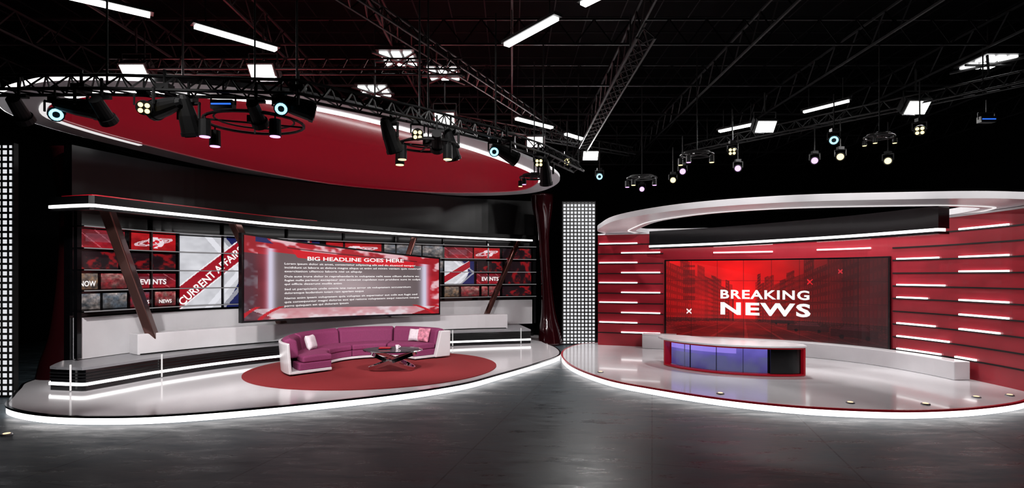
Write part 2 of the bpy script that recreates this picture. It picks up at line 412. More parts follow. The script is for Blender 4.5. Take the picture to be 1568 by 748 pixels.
# presenter screen
PS = Path(smooth([(-6.3, 12.8), (-5.55, 14.1), (-4.55, 15.35), (-3.4, 16.45), (-2.25, 17.2)]))
ps = empty('headline_video_screen')
ribbon('frame', PS, 0, PS.L, 1.28, 3.40, .01, .13, M_blackg, ps, z1b=2.96, z0b=1.16)
def f_head(u, v):
    n = fbm(u*7, v*5, 21); n2 = fbm(u*14, v*9, 30)
    c = [130+60*n, 12+20*n, 24+20*n]
    cl = np.clip((n2-.5)*7, 0, 1)*((v > .88)+(v < .14)+(u < .06)+(u > .95) > 0); c = mixc(c, cl*.8, (235, 215, 222))
    k = (u < .12)*(v < .80)*np.clip(1.3-u/.12, 0, 1); c = mixc(c, k*.75, (52, 46, 56))
    k = (u > .11)*(u < .93)*(v > .13)*(v < .84); g = 92+74*np.exp(-((u-.5)**2/.06+(v-.45)**2/.05)); c = mixc(c, k*.95, (g, g*.94, g*.96))
    ed = np.minimum(np.abs(u-.12), np.abs(u-.92)); gl = np.exp(-(ed/.022)**2)*(v > .10)*(v < .88); c = mixc(c, gl*.85, (225, 220, 245))
    fl = (v < .13)*(np.abs(u-.5) < .35+v); c = mixc(c, fl*(.45+.5*n2), (222, 212, 217))
    for q in (.42, .5):
        e = np.abs(np.hypot((u-.52)*.9, (v+.1)*1.1)-q); c = mixc(c, (e < .01)*(v < .16)*.9, (190, 15, 30))
    b = (u > .22+(.90-v)*.3)*(u < .86)*(v > .80)*(v < .90); c = mixc(c, b*1.0, (205, 16, 32))
    e = (np.abs(v-.915) < .008)*(u > .2)*(u < .88); c = mixc(c, e*.7, (70, 8, 14))
    k = (u > .05)*(u < .24)*(v > .94); c = mixc(c, k*(((u*3.5+v*2) % 1) < .35), (30, 34, 88))
    return c
paint('display', PS, .05, PS.L-.05, 1.33, 3.35, -.005, 280, 120, f_head, ps, z1b=2.91, z0b=1.21)
L = PS.L
def hz(f, v): return (1.33-.12*f)*(1-v)+(3.35-.44*f)*v
text_on('BIG HEADLINE GOES HERE', PS, L*.30, hz(.55, .825), L*.50, .105, -.02, G_txt, ps)
lor = ['Lorem ipsum dolor sit amet, consectetur adipiscing elit sed do eiusmod tempor', 'incididunt ut labore et dolore magna aliqua ut enim ad minim veniam quis nostrud',
       'exercitation ullamco laboris nisi ut aliquip', 'Duis aute irure dolor in reprehenderit in voluptate velit esse cillum dolore eu', 'fugiat nulla pariatur excepteur sint occaecat cupidatat non proident sunt in culpa',
       'qui officia deserunt mollit anim', 'Sed ut perspiciatis unde omnis iste natus error sit voluptatem accusantium', 'doloremque laudantium totam rem aperiam eaque', 'Nemo enim ipsam voluptatem quia voluptas sit aspernatur aut odit aut fugit sed',
       'quia consequuntur magni dolores eos qui ratione voluptatem sequi nesciunt neque', 'porro quisquam est qui dolorem ipsum']
vv_ = .745
for i, l in enumerate(lor):
    w = L*.70*min(1, len(l)/80); text_on(l, PS, L*.19, hz(.5, vv_), w, .064, -.02, G_txt, ps, bold=.012, name='text_line'); vv_ -= .052 if i not in (2, 5, 7) else .07
br = MB()
for t in (.8, L*.55, L-.7):
    a = PS.at(t, .13); q = PS.at(t, 1.0); br.box(((a[0]+q[0])/2, (a[1]+q[1])/2, 2.3), (.12, .12, .12))
    br.prism((a[0], a[1], 2.3), (q[0], q[1], 2.3), .06); br.prism((a[0], a[1], 1.4), (a[0], a[1], 2.9), .04)
br.build('wall_mounts', [M_black], ps)

# ceiling disc
DL = smooth([(-6.3, 7.87), (-4.64, 8.02), (-3.1, 8.65), (-1.62, 10.14), (-.06, 12.4), (1.2, 14.98), (1.35, 17.0), (.6, 18.7), (-1.3, 19.3), (-3.6, 18.9), (-5.9, 17.4), (-7.6, 14.7), (-8.4, 12.3), (-8.75, 10.7), (-8.7, 9.5), (-8.05, 8.6), (-7.2, 8.1)], True, 8)
dc = empty('ceiling_disc')
ring('outer_ring', DL, 0, -.62, 5.2, 5.28, M_white, dc)
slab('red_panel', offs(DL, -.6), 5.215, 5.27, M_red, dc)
DP = Path(DL[-5*8:]+DL[:6*8])
ribbon('led_strip_rim', DP, 0.2, 7.0, 5.205, 5.265, -.02, .02, G_strip, dc)
ribbon('led_strip_inner', DP, 5.0, DP.L-.3, 5.18, 5.2, .5, .62, G_strip, dc)
ribbon('led_strip_inner', DP, 0.4, 4.6, 5.185, 5.2, .5, .6, G_dim, dc)
hg = MB()
for (x, y) in ((-6, 10), (-3, 12), (-1, 16), (-5, 15)): hg.prism((x, y, 5.27), (x, y, 8.2), .02)
hg.build('suspension_rods', [M_truss], dc)

# hourglass columns
def column(x, y, prof, lean=0.0):
    n = 24; V = []; F = []
    for (z, r) in prof:
        for i in range(n):
            t = 2*math.pi*i/n; V.append((x+lean*z+r*math.cos(t)*(1+.12*math.cos(3*t)), y+r*math.sin(t), z))
    k = len(prof)
    for j in range(k-1):
        for i in range(n): F.append((j*n+i, j*n+(i+1) % n, (j+1)*n+(i+1) % n, (j+1)*n+i))
    F.append(tuple(range(n))[::-1]); F.append(tuple((k-1)*n+i for i in range(n)))
    mkobj('support_column', V, F, M_brown, smooth=True)
pr = smooth([(0.0, .5), (.5, .42), (1.1, .28), (2.2, .2), (3.4, .19), (4.1, .26), (4.7, .38), (5.19, .45)], False, 5)
column(-10.0, 12.2, [(p[0], p[1]*.95) for p in pr], .05)
column(1.3, 19.0, [(p[0], p[1]*.9) for p in pr], -.06)

def tower(x0, x1, y, h):
    e = empty('led_mesh_panel')
    b = MB(); b.box(((x0+x1)/2, y+.06, h/2), (x1-x0+.06, .1, h)); b.build('housing', [M_black], e)
    mkobj('pixels', [(x0, y, .05), (x1, y, .05), (x1, y, h-.05), (x0, y, h-.05)], [(0, 1, 2, 3)], M_dots, e, recalc=False)
tower(1.76, 2.85, 18.9, 4.95)
tower(-10.9, -9.8, 10.75, 5.0)

# ---------------------------------------------------------------- rug, sofa, table
e = [(-3.3+2.95*math.cos(t)*math.cos(.35)-2.62*math.sin(t)*math.sin(.35), 13.35+2.95*math.cos(t)*math.sin(.35)+2.62*math.sin(t)*math.cos(.35)) for t in np.linspace(0, 2*math.pi, 96, endpoint=False)]
slab('round_rug', e, .151, .166, M_rug)

SC = (-3.4, 13.6)
def arc(name, a0, a1, prof, m, parent, n=24, bevel=0, c=SC):
    V = []; F = []; k = len(prof)
    for i in range(n+1):
        f = i/n; a = math.radians(a0+(a1-a0)*f)
        for (r, z) in prof: V.append((c[0]+r*math.cos(a), c[1]+r*math.sin(a), z))
    for i in range(n):
        for j in range(k): F.append((i*k+j, i*k+(j+1) % k, (i+1)*k+(j+1) % k, (i+1)*k+j))
    F.append(tuple(range(k))); F.append(tuple(n*k+j for j in reversed(range(k))))
    return mkobj(name, V, F, m, parent, bevel=bevel)
so = empty('curved_sofa')
arc('outer_shell', 41, 226, [(2.08, .2), (2.15, .2), (2.2, .88), (2.14, .90)], M_white, so, 48, bevel=.02)
arc('base', 41, 226, [(1.14, .2), (2.1, .2), (2.1, .26), (1.14, .26)], M_white, so, 48, bevel=.012)
arc('plinth', 44, 223, [(1.22, .166), (2.0, .166), (2.0, .2), (1.22, .2)], M_black, so, 40)
segs = [(43, 88), (89, 134), (135, 180), (181, 225)]
for i, (a, b) in enumerate(segs):
    arc('seat_base', a, b, [(1.14, .26), (1.9, .26), (1.9, .42), (1.14, .42)], M_fabric, so, 14, bevel=.02)
    arc('seat_cushion', a, b, [(1.12, .42), (1.82, .42), (1.82, .57), (1.5, .59), (1.12, .57)], M_fabric, so, 14, bevel=.045)
    bb = b if i < 3 else 214
    arc('back_cushion', a, bb, [(1.78, .5), (2.09, .5), (2.13, .92), (1.98, .96), (1.84, .90)], M_fabric, so, 14, bevel=.05)
arc('end_panel', 38, 42.5, [(1.72, .2), (2.18, .2), (2.2, .90), (1.9, .90)], M_white, so, 3, bevel=.03)

def pillow(loc, w, h, rz, tilt, m):
    V = []; F = []; n = 12
    for sg in (1, -1):
        for i in range(n+1):
            for j in range(n+1):
                u = i/n*2-1; v = j/n*2-1; th = .085*((1-u**4)*(1-v**4))**.5; pin = 1-.07*(1-abs(u*v))*(max(abs(u), abs(v)))
                V.append(Vector((u*w/2*pin, sg*th, v*h/2*pin)))
    k = (n+1)**2
    for q in (0, k):
        for i in range(n):
            for j in range(n): F.append((q+i*(n+1)+j, q+(i+1)*(n+1)+j, q+(i+1)*(n+1)+j+1, q+i*(n+1)+j+1))
    R = Matrix.Rotation(rz, 4, 'Z') @ Matrix.Rotation(tilt, 4, 'X')
    V = [R @ v+Vector(loc) for v in V]
    mkobj('throw_pillow', V, F, m, smooth=True)
pillow((-4.93, 13.45, .76), .4, .36, 1.45, -.3, M_pillow)
pillow((-2.42, 15.0, .77), .42, .38, -.6, -.3, M_pillow2)
pillow((-2.68, 15.12, .76), .36, .34, -.35, -.35, M_pillow)

ct = empty('glass_coffee_table')
TC = Vector((-2.8, 12.9, 0))
b = [(TC.x+.62*math.cos(t)*1.1, TC.y+.5*math.sin(t)) for t in np.linspace(0, 2*math.pi, 48, endpoint=False)]
slab('glass_top', b, .64, .66, M_glass, ct)
ring('rim', b, 0, .012, .638, .662, M_chrome, ct)
def loop(fn, up, w, th, name, n=64):
    V = []; F = []; up = Vector(up).normalized()
    for i in range(n):
        t = 2*math.pi*i/n; p = Vector(fn(t)); q = Vector(fn(t+.02)); d = (q-p).normalized()
        side = d.cross(up).normalized()
        for a, c in ((-1, -1), (1, -1), (1, 1), (-1, 1)): V.append(TC+p+up*w*a/2+side*th*c/2)
    for i in range(n):
        j = (i+1) % n
        for k in range(4): F.append((4*i+k, 4*i+(k+1) % 4, 4*j+(k+1) % 4, 4*j+k))
    mkobj(name, V, F, M_chrome, ct, smooth=False)
loop(lambda t: (.55*math.cos(t), .33*math.sin(t), .402+.19*math.cos(t)), (-.33, 0, 1), .085, .02, 'ribbon_base')
loop(lambda t: (.50*math.cos(t), .29*math.sin(t), .402-.19*math.cos(t)), (.36, 0, 1), .085, .02, 'ribbon_base')
cp = MB(); cp.prism((-2.72, 13.0, .66), (-2.72, 13.0, .75), .03, .045, 14); cp.poly([Vector((-2.675, 13, .73)), Vector((-2.64, 13, .71)), Vector((-2.68, 13, .68))], .008)
cp.build('coffee_cup', [M_pillow])
bk = MB(); bk.box((-3.0, 12.95, .672), (.3, .22, .022), Matrix.Rotation(.3, 3, 'Z')); bk.box((-3.0, 12.95, .69), (.26, .2, .016), Matrix.Rotation(.1, 3, 'Z'), 1)
bk.build('magazines', [M_blackg, M_redtrim])

# ---------------------------------------------------------------- RIGHT SET
WR = Path(smooth([(2.78, 17.75), (4.8, 17.05), (6.6, 16.4), (8.2, 15.5), (9.3, 14.2), (9.8, 12.7), (9.93, 11.3), (9.9, 10.3), (9.82, 9.9)]))
rw = empty('red_set_wall')
ribbon('wall_panel', WR, 0, WR.L, .15, 3.7, 0, .15, M_redwall, rw)
ribbon('top_cap', WR, 0, WR.L, 3.7, 3.74, -.03, .17, M_white, rw)
sa = WR.near(4.75, 17.07); sb = WR.near(9.52, 13.75)
rows = [.57, .88, 1.20, 1.52, 1.84, 2.15, 2.47, 2.79, 3.1, 3.4]
for z in rows:
    ribbon('seam', WR, 0, sa-.04, z-.03, z, -.02, .0, M_black, rw)
    ribbon('seam', WR, sb+.04, WR.L, z-.03, z, -.02, .0, M_black, rw)
ribbon('seam', WR, sa-.04, sb+.04, 3.4-.02, 3.4, -.02, .0, M_black, rw)
def led(a, b, z): ribbon('led_strip', WR, a, b, z, z+.036, -.05, -.0, G_strip, rw)
for i, z in enumerate(rows):
    if i % 2 == 0: led(.75, 1.95, z)
    else: led(.05, 1.25, z)
lA = WR.near(9.58, 13.6); mA = WR.near(9.84, 12.45)
lB = WR.near(9.88, 12.1); mB = WR.near(9.93, 10.95)
for z in (.57, 1.20, 2.15, 2.79): led(lA, mA-.1*(z*7 % 3), z)
for z in (.88,): led(lA, mA+.1, z)
led(lA, lA+.75, 1.84)
for z in (1.52, 1.84, 2.47, 2.79, 3.4): led(lB, mB, z)
led(lB-.1, lB+.4, .57); led(lB, mB-.2, 1.2)
led(WR.near(6.1, 16.6), WR.near(7.55, 15.9), 3.07); led(WR.near(8.45, 15.2), WR.near(9.3, 14.2), 3.09)

ns = empty('breaking_news_screen')
ribbon('bezel', WR, sa, sb, .40, 2.88, -.06, .0, M_blackg, ns)
def f_city(u, v):
    n = fbm(u*5, v*4, 40)
    base = 228-150*np.clip((u-.30)*1.0, 0, 1)-50*np.clip(.3-v, 0, 1)/.35
    base = base+40*np.exp(-((u-.37)**2/.012+(v-.6)**2/.12))
    c = [base*(.8+.35*n), 8+10*n, 12+8*n]
    d = np.abs(u-.38); side = u > .38
    col = np.floor(np.log(d*9+.35)*7+side*31); hgt = .50+d*1.0+.30*vnoise(col*1.7+.3, col*0+2.2, 7)
    bl = (v < hgt)*(v > .26-d*.1)*(d > .05); tone = .34+.5*vnoise(col*3.1, col*0+5.5, 9)
    per = (v-.3)/(d+.12); win = ((per*5 % 1) > .45)*((np.log(d*9+.35)*34 % 1) > .4)
    c = [x*(1-bl*(1-tone)*(1-.4*win)) for x in c]
    rd = v < .28; pat = fbm(u*11, v*24, 50); c = [x*(1-rd*(.2+.5*pat)) for x in c]
    ln = rd*(((u-.38)/(.31-v)*1.6 % 1) < .1); c = mixc(c, ln*.22, (230, 60, 60))
    for (cx, cy, w, h) in ((.66, .2, .09, .06), (.86, .17, .1, .08), (.55, .26, .05, .04)):
        dx = np.abs(u-cx)/w; body = (dx < 1)*(np.abs(v-cy) < h*.55); cab = (dx < .62-(v-cy-h*.5)/h*.3)*(v >= cy+h*.5)*(v < cy+h*1.15)
        c = mixc(c, body*.7, (34, 6, 10)); c = mixc(c, cab*.55, (96, 34, 42)); wh = ((((np.abs(u-cx)-w*.55)*2.3)**2+(v-cy+h*.5)**2) < (h*.3)**2); c = mixc(c, wh*.9, (10, 2, 4))
    k = (np.abs(u-.115) < .03)*(v > .5)*(v < .95)*((v*9 % 1) > .3); c = mixc(c, k*.6, (90, 4, 8))
    k = np.clip((u-.55)*4, 0, 1)*.45; c = mixc(c, k, (30, 10, 16))
    k = ((u*8 % 1) < .012)+((v*4 % 1) < .014) > 0; c = mixc(c, k*.35, (20, 4, 6))
    for (cx, cy, rr, cc) in ((.115, .36, .018, (255, 240, 240)), (.67, .74, .016, (230, 30, 40)), (.8, .86, .012, (200, 40, 50))):
        du = (u-cx)*2.3; dv = (v-cy); k = ((np.abs(du-dv) < .008)+(np.abs(du+dv) < .008) > 0)*(np.abs(du) < rr*1.6); c = mixc(c, k*1.0, cc)
    return c
paint('display', WR, sa+.04, sb-.04, .44, 2.84, -.065, 340, 150, f_city, ns)
tS0 = WR.near(6.28, 16.52); tS1 = WR.near(8.35, 15.37)
wT = tS1-tS0
text_on('BREAKING', WR, tS0, 1.70, wT, .27, -.085, G_txt, ns, bold=.028, space=1.12)
text_on('NEWS', WR, tS0, 1.22, wT+.03, .38, -.085, G_txt, ns, bold=.035, space=1.15)

# halo canopy
HR = smooth([(2.75, 17.2), (2.5, 15.2), (2.62, 13.2), (3.5, 11.3), (5.03, 10.15), (7.0, 9.72), (8.7, 9.65), (10.3, 10.3), (10.9, 12.2), (10.5, 15), (8.9, 17), (6.4, 18.2), (4, 18.5)], True, 8)
hc = empty('halo_canopy')
ring('ring_body', HR, 0, -1.15, 3.75, 3.88, M_white, hc)
ring('led_line', HR, -.9, -.95, 3.738, 3.75, G_dim, hc)

# black lighting header
HB = Path(smooth([(4.18, 16.7), (5.75, 15.25), (6.8, 13.75), (7.6, 12.3), (8.2, 10.55)]))
hb = empty('lighting_header')
ribbon('box', HB, 0, HB.L, 3.31, 3.74, 0, .3, M_blackg, hb)
ribbon('led_strip', HB, 0, HB.L, 3.25, 3.31, -.02, .2, G_strip, hb)
ribbon('lower_lip', HB, 0, HB.L, 3.2, 3.25, 0, .3, M_blackg, hb)

BR = Path([WR.at(t, -.45) for t in np.linspace(WR.near(4.15, 17.3), WR.near(9.92, 11.75), 60)])
wb = empty('white_curved_bench')
ribbon('body', BR, 0, BR.L, .15, .55, 0, .36, M_white, wb, bevel=.02)
ribbon('raised_end', BR, 0, 1.0, .55, .6, 0, .36, M_white, wb, bevel=.01)

# news desk
DK = Path(smooth([(3.80, 13.7), (4.1, 13.1), (4.7, 12.52), (5.5, 12.2), (6.15, 12.13), (6.52, 12.2)]))
nd = empty('news_desk')
L = DK.L
ribbon('frame_bottom', DK, 0, L, .16, .20, -.02, .12, M_redtrim, nd, step=.12, bevel=.012)
ribbon('frame_top', DK, 0, L, .755, .79, -.02, .12, M_redtrim, nd, step=.12, bevel=.012)
ribbon('frame_end', DK, 0, .05, .19, .76, -.02, .5, M_redtrim, nd, bevel=.01)
ribbon('frame_end', DK, L-.05, L, .19, .76, -.02, .5, M_redtrim, nd, bevel=.01)
ribbon('body', DK, .06, L-.06, .2, .76, .2, .55, M_blackg, nd, step=.12)
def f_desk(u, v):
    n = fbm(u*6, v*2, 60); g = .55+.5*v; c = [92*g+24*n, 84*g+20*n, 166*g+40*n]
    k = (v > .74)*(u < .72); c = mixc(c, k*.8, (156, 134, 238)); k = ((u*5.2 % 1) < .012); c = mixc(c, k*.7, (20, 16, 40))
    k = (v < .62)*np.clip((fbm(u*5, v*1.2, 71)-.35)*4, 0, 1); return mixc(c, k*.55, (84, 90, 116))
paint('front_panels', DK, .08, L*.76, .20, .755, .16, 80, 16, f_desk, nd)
ribbon('end_gloss_panel', DK, L*.77, L-.07, .2, .755, .05, .2, M_blackg, nd, step=.1)
for f in (.22, .42, .6, .765): ribbon('mullion', DK, L*f, L*f+.010, .2, .755, .13, .16, M_black, nd)
fp = [DK.at(t, -.06) for t in np.linspace(0, L, 30)]
bp_ = smooth([(6.62, 12.45), (6.3, 12.95), (5.5, 13.25), (4.9, 13.7), (4.5, 14.25), (4.0, 14.4), (3.74, 14.05)], False, 6)
slab('desk_top', fp+[tuple(p) for p in bp_], .79, .84, M_white, nd, bevel=.015)

def uplight(x, y, z=.15, g=G_orange):
    b = MB(); b.prism((x, y, z), (x, y, z+.02), .075, .065, 16, 0); b.prism((x, y, z+.019), (x, y, z+.025), .045, .045, 16, 1)
    b.build('floor_uplight', [M_grey, g])
for (x, y) in ((2.05, 12.7), (3.95, 10.4), (5.95, 9.65), (7.2, 9.55), (8.55, 10.1), (9.3, 10.25)): uplight(x, y)
uplight(-7.6, 8.25, 0.0)

# ---------------------------------------------------------------- overhead rig
def truss(mb, p0, p1, w, n, r=.025, flat=False, mi=0):
    p0 = Vector(p0); p1 = Vector(p1); d = (p1-p0).normalized(); s = d.cross(Vector((0, 0, 1))).normalized()*w/2; up = Vector((0, 0, w*.87))
    if flat:
        A = [p0+(p1-p0)*i/n for i in range(n+1)]
        mb.prism(p0, p1, r, r, 4, mi); mb.prism(p0+up, p1+up, r, r, 4, mi)
        for i in range(n):
            m = (A[i]+A[i+1])/2+up; mb.prism(A[i], m, r*.6, r*.6, 3, mi); mb.prism(m, A[i+1], r*.6, r*.6, 3, mi)
        return
    for o in (s, -s, up): mb.prism(p0+o, p1+o, r, r, 6, mi)
    for i in range(n):
        a = p0+(p1-p0)*i/n; b = p0+(p1-p0)*(i+1)/n; m = (a+b)/2
        for o in (s, -s): mb.prism(a+o, m+up, r*.6, r*.6, 3, mi); mb.prism(m+up, b+o, r*.6, r*.6, 3, mi)
        mb.prism(a+s, b-s, r*.6, r*.6, 3, mi)

g = MB()
for x in np.arange(-15, 15.1, 2.5): truss(g, (x, 3, 7.2), (x, 25, 7.2), .6, 26, .028, True)
for y in np.arange(4, 25.1, 2.5): truss(g, (-16, y, 7.25), (15.5, y, 7.25), .6, 40, .028, True)
g.build('ceiling_space_frame', [M_truss2])
g = MB()
for x in np.arange(-16, 15.6, 0.9): g.prism((x, 2, 9.3), (x, 25.5, 9.3), .02, .02, 4)
for y in np.arange(3, 25.6, 0.9): g.prism((-16.5, y, 9.32), (15.5, y, 9.32), .02, .02, 4)
g.build('ceiling_pipe_grid', [M_truss2])
g = MB()
tp = [(-8.2, 7.5), (-5.5, 7.45), (-3.0, 7.65), (-1.5, 8.9), (-.3, 10.15), (.65, 11.4), (1.6, 13.2)]
for i in range(len(tp)-1):
    a, b = tp[i], tp[i+1]; ln = math.dist(a, b); truss(g, (*a, 4.9), (*b, 4.9), .26, max(3, int(ln/.32)), .024)
for (x, y) in tp: g.prism((x, y, 5.0), (x, y, 7.25), .015, .015, 6)
g.build('lighting_truss', [M_truss])
for a, b, zz in (((-3.0, 7.65), (2.0, 18.0), 6.7), ((2.2, 9.0), (2.2, 21.0), 6.3), ((5.5, 17.5), (10.5, 11.0), 6.3), ((-8, 10.9), (-1, 10.9), 6.45), ((-2.0, 14.2), (4, 18.2), 6.4)):
    g = MB(); truss(g, (*a, zz), (*b, zz), .3, int(math.dist(a, b)/.4), .022)
    for f in (.1, .9):
        p = (a[0]+(b[0]-a[0])*f, a[1]+(b[1]-a[1])*f); g.prism((*p, zz+.2), (*p, 7.25), .015)
    g.build('lighting_truss', [M_truss])

def tube(p0, p1, w=.12):
    b = MB(); p0 = Vector(p0); p1 = Vector(p1); d = (p1-p0); R = Vector((1, 0, 0)).rotation_difference(d.normalized()).to_matrix()
    c = (p0+p1)/2; b.box(c, (d.length, w, .05), R, 1); b.box(c+Vector((0, 0, .05)), (d.length+.1, w+.06, .05), R, 0)
    for f in (.12, .88): q = p0+d*f; b.prism(q+Vector((0, 0, .07)), q+Vector((0, 0, .6)), .012, .012, 6, 0)
    b.build('fluorescent_batten', [M_truss, G_tube])
tube((-6.75, 8.2, 6.6), (-5.84, 8.85, 6.6)); tube((-5.34, 9.24, 6.6), (-4.39, 10.2, 6.6)); tube((-.1, 10.0, 6.6), (.72, 8.95, 6.6)); tube((1.1, 8.5, 6.6), (1.7, 7.8, 6.6))
tube((.12, 14.7, 6.6), (1.13, 15.6, 6.6)); tube((1.6, 16.3, 6.6), (2.17, 16.9, 6.6)); tube((6.05, 16.0, 6.6), (6.75, 15.2, 6.6)); tube((7.5, 14.1, 6.6), (8.1, 13.2, 6.6), .07); tube((8.9, 8.9, 6.6), (9.4, 7.7, 6.6))

def soft(loc, aim, w=.46, h=.3, power=360):
    e = empty('softlight_panel', loc)
    d = Vector((0, -.75, -.66)).normalized(); R = (-d).to_track_quat('Z', 'Y').to_matrix()
    b = MB(); L0 = Vector(loc)
    b.box(L0, (w+.06, h+.06, .12), R, 0); b.box(L0+d*.065, (w, h, .02), R, 1)
    for sx_ in (-1, 1): b.box(L0+R @ Vector((sx_*(w/2+.05), 0, .1)), (.01, h, .16), R, 0)
    b.prism(L0+Vector((-w/2-.05, 0, 0)), L0+Vector((-w/2-.05, 0, .35)), .012, mi=0); b.prism(L0+Vector((w/2+.05, 0, 0)), L0+Vector((w/2+.05, 0, .35)), .012, mi=0)
    b.prism(L0+Vector((-w/2-.05, 0, .35)), L0+Vector((w/2+.05, 0, .35)), .012, mi=0); b.prism(L0+Vector((0, 0, .35)), L0+Vector((0, 0, .85)), .02, mi=0)
    b.build('fixture', [M_black, G_panel], e)
    ld = bpy.data.lights.new('panel_lamp', 'AREA'); ld.shape = 'RECTANGLE'; ld.size = w; ld.size_y = h; ld.energy = power; ld.color = (1, .98, .97)
    lo = bpy.data.objects.new('panel_lamp', ld); COL.objects.link(lo); lo.parent = e
    lo.location = d*.09+Vector((0, 0, -.1)); lo.rotation_euler = (Vector(aim)-L0).to_track_quat('-Z', 'Y').to_euler()
for loc, aim, pw in (((-7.4, 10.8, 6.42), (-5, 14, 0), 360), ((-4.9, 10.8, 6.42), (-4, 13.5, 0), 360), ((-1.64, 13.4, 6.25), (-3, 13.6, 0), 360), ((.67, 15.7, 6.25), (-1, 15, 0), 360),
                 ((2.5, 17.5, 6.25), (3.5, 14, 0), 240), ((6.5, 14.1, 6.25), (6, 13.5, 0), 200), ((9.2, 12.5, 6.25), (7, 12.5, 0), 200)):
    soft(loc, aim, power=pw)

def cluster(x, y, z):
    b = MB()
    for i in range(3):
        for j in range(2):
            b.box((x+(i-1)*.25, y+(j-.5)*.42, z), (.17, .3, .03), None, 1)
    b.box((x, y, z+.04), (.8, .9, .04), None, 0)
    b.prism((x-.45, y-.5, z-.06), (x+.45, y+.5, z-.06), .03, .03, 6); b.prism((x+.45, y-.5, z-.06), (x-.45, y+.5, z-.06), .03, .03, 6)
    b.prism((x-.5, y, z-.06), (x+.5, y, z-.06), .03, .03, 6); b.prism((x, y, z), (x, y, 7.9), .02)
    b.build('downlight_cluster', [M_truss, G_tube])
for (x, y) in ((-2.46, 11.9), (-1.6, 12.8), (-3.5, 14.0), (10.5, 12.1)): cluster(x, y, 7.1)

def fixture(loc, d, lens=None, kind='disc', s=1.0, drop=.35, name='stage_spotlight'):
    p = Vector(loc); d = Vector(d).normalized(); b = MB()
    back = p-d*.26*s; front = p+d*.16*s
    b.prism(back, p-d*.05*s, .075*s, .11*s, 14); b.prism(p-d*.05*s, front, .11*s, .125*s, 14); b.prism(back-d*.05*s, back, .045*s, .07*s, 10)
    b.prism(front, front+d*.05*s, .135*s, .135*s, 14)
    side = d.cross(Vector((0, 0, 1))); side = side.normalized() if side.length > .01 else Vector((1, 0, 0))
    for q in (-1, 1): b.prism(p+side*.15*s*q, p+side*.15*s*q+Vector((0, 0, .2*s)), .02*s, .02*s, 6)
    b.prism(p-side*.16*s+Vector((0, 0, .2*s)), p+side*.16*s+Vector((0, 0, .2*s)), .024*s, .024*s, 6)
    b.box(p+Vector((0, 0, .25*s)), (.18*s, .14*s, .09*s)); b.prism(p+Vector((0, 0, .25*s)), p+Vector((0, 0, .25*s+drop)), .02*s, .02*s, 6)
    f = front+d*.052*s; mats = [M_black, lens or M_blackg]
    if kind == 'quad':
        up = side.cross(d).normalized()
        for a in (-1, 1):
            for c in (-1, 1): q = f+side*.052*a*s+up*.052*c*s; b.prism(q, q+d*.012, .042*s, .042*s, 12, 1)
    elif kind == 'ring':
        up = side.cross(d).normalized(); pts = [f+(side*math.cos(t)+up*math.sin(t))*.085*s+d*.008 for t in np.linspace(0, 2*math.pi, 16, endpoint=False)]
        b.poly(pts, .026*s, 6, 1, True)
    else: b.prism(f, f+d*.012, .10*s, .10*s, 16, 1)
    b.build(name, mats)
def toC(p): return (-p[0], -p[1], 2.4-p[2]-1.5)
fx = [((-6.25, 7.5, 4.62), G_cy, 'ring', (.6, -.6, -.3)), ((-5.0, 7.45, 4.7), G_yel, 'quad', None), ((-3.22, 7.65, 4.75), G_cy, 'ring', None), ((-1.54, 8.95, 4.72), G_yel, 'quad', None),
      ((-.33, 10.2, 4.72), G_cy, 'ring', None), ((.55, 11.2, 4.72), G_yel, 'quad', None)]
for p, l, k, d in fx: fixture(p, d or toC(p), l, k, .72, .2)
for p, d in (((-7.6, 7.5, 4.6), (-.3, .5, -.6)), ((-7.35, 7.4, 4.55), (.5, .2, -.7)), ((-5.85, 7.45, 4.68), (.9, .2, -.1)), ((-4.75, 7.5, 4.7), (-.8, .3, -.1)), ((-4.45, 7.55, 4.55), (.05, .4, -1)),
             ((-3.0, 7.7, 4.75), (.8, .3, -.2)), ((-1.9, 8.6, 4.55), (.3, .4, -1)), ((-1.05, 9.4, 4.6), (.2, .4, -1)), ((-.1, 10.3, 4.68), (.6, .3, -.3)), ((.7, 11.4, 4.5), (.1, .5, -1))):
    fixture(p, d, None, 'disc', 1.05, .25)
def wash(loc):
    b = MB(); p = Vector(loc); b.box(p, (.3, .12, .12)); b.box(p+Vector((0, -.065, 0)), (.27, .01, .02), None, 1)
    b.prism(p+Vector((-.17, 0, 0)), p+Vector((-.17, 0, .14)), .012); b.prism(p+Vector((.17, 0, 0)), p+Vector((.17, 0, .14)), .012); b.prism(p+Vector((-.17, 0, .14)), p+Vector((.17, 0, .14)), .012); b.prism(p+Vector((0, 0, .14)), p+Vector((0, 0, .4)), .014)
    b.build('wash_light', [M_black, G_blue])
wash((-4.0, 7.6, 4.76)); wash((9.6, 11.1, 5.55))
for p, l, k in (((5.3, 13.2, 5.4), G_yel, 'quad'), ((7.1, 12.1, 5.4), G_cy, 'ring'), ((8.4, 11.3, 5.4), G_yel, 'quad'), ((4.9, 15.75, 5.4), G_pur, 'disc'), ((6.3, 15.3, 5.4), G_pur, 'disc'), ((8.0, 14.5, 5.45), G_pur, 'disc'),
                ((8.26, 13.8, 5.4), G_yel, 'disc'), ((9.8, 14.3, 5.4), G_yel, 'disc'), ((2.6, 16.3, 5.35), G_cy, 'ring'), ((4.96, 16.9, 5.35), G_yel, 'disc'), ((4.5, 19, 5.4), G_pur, 'disc'), ((1.4, 13.9, 5.3), G_yel, 'disc')):
    fixture(p, toC(p), l, k, .8, .8)

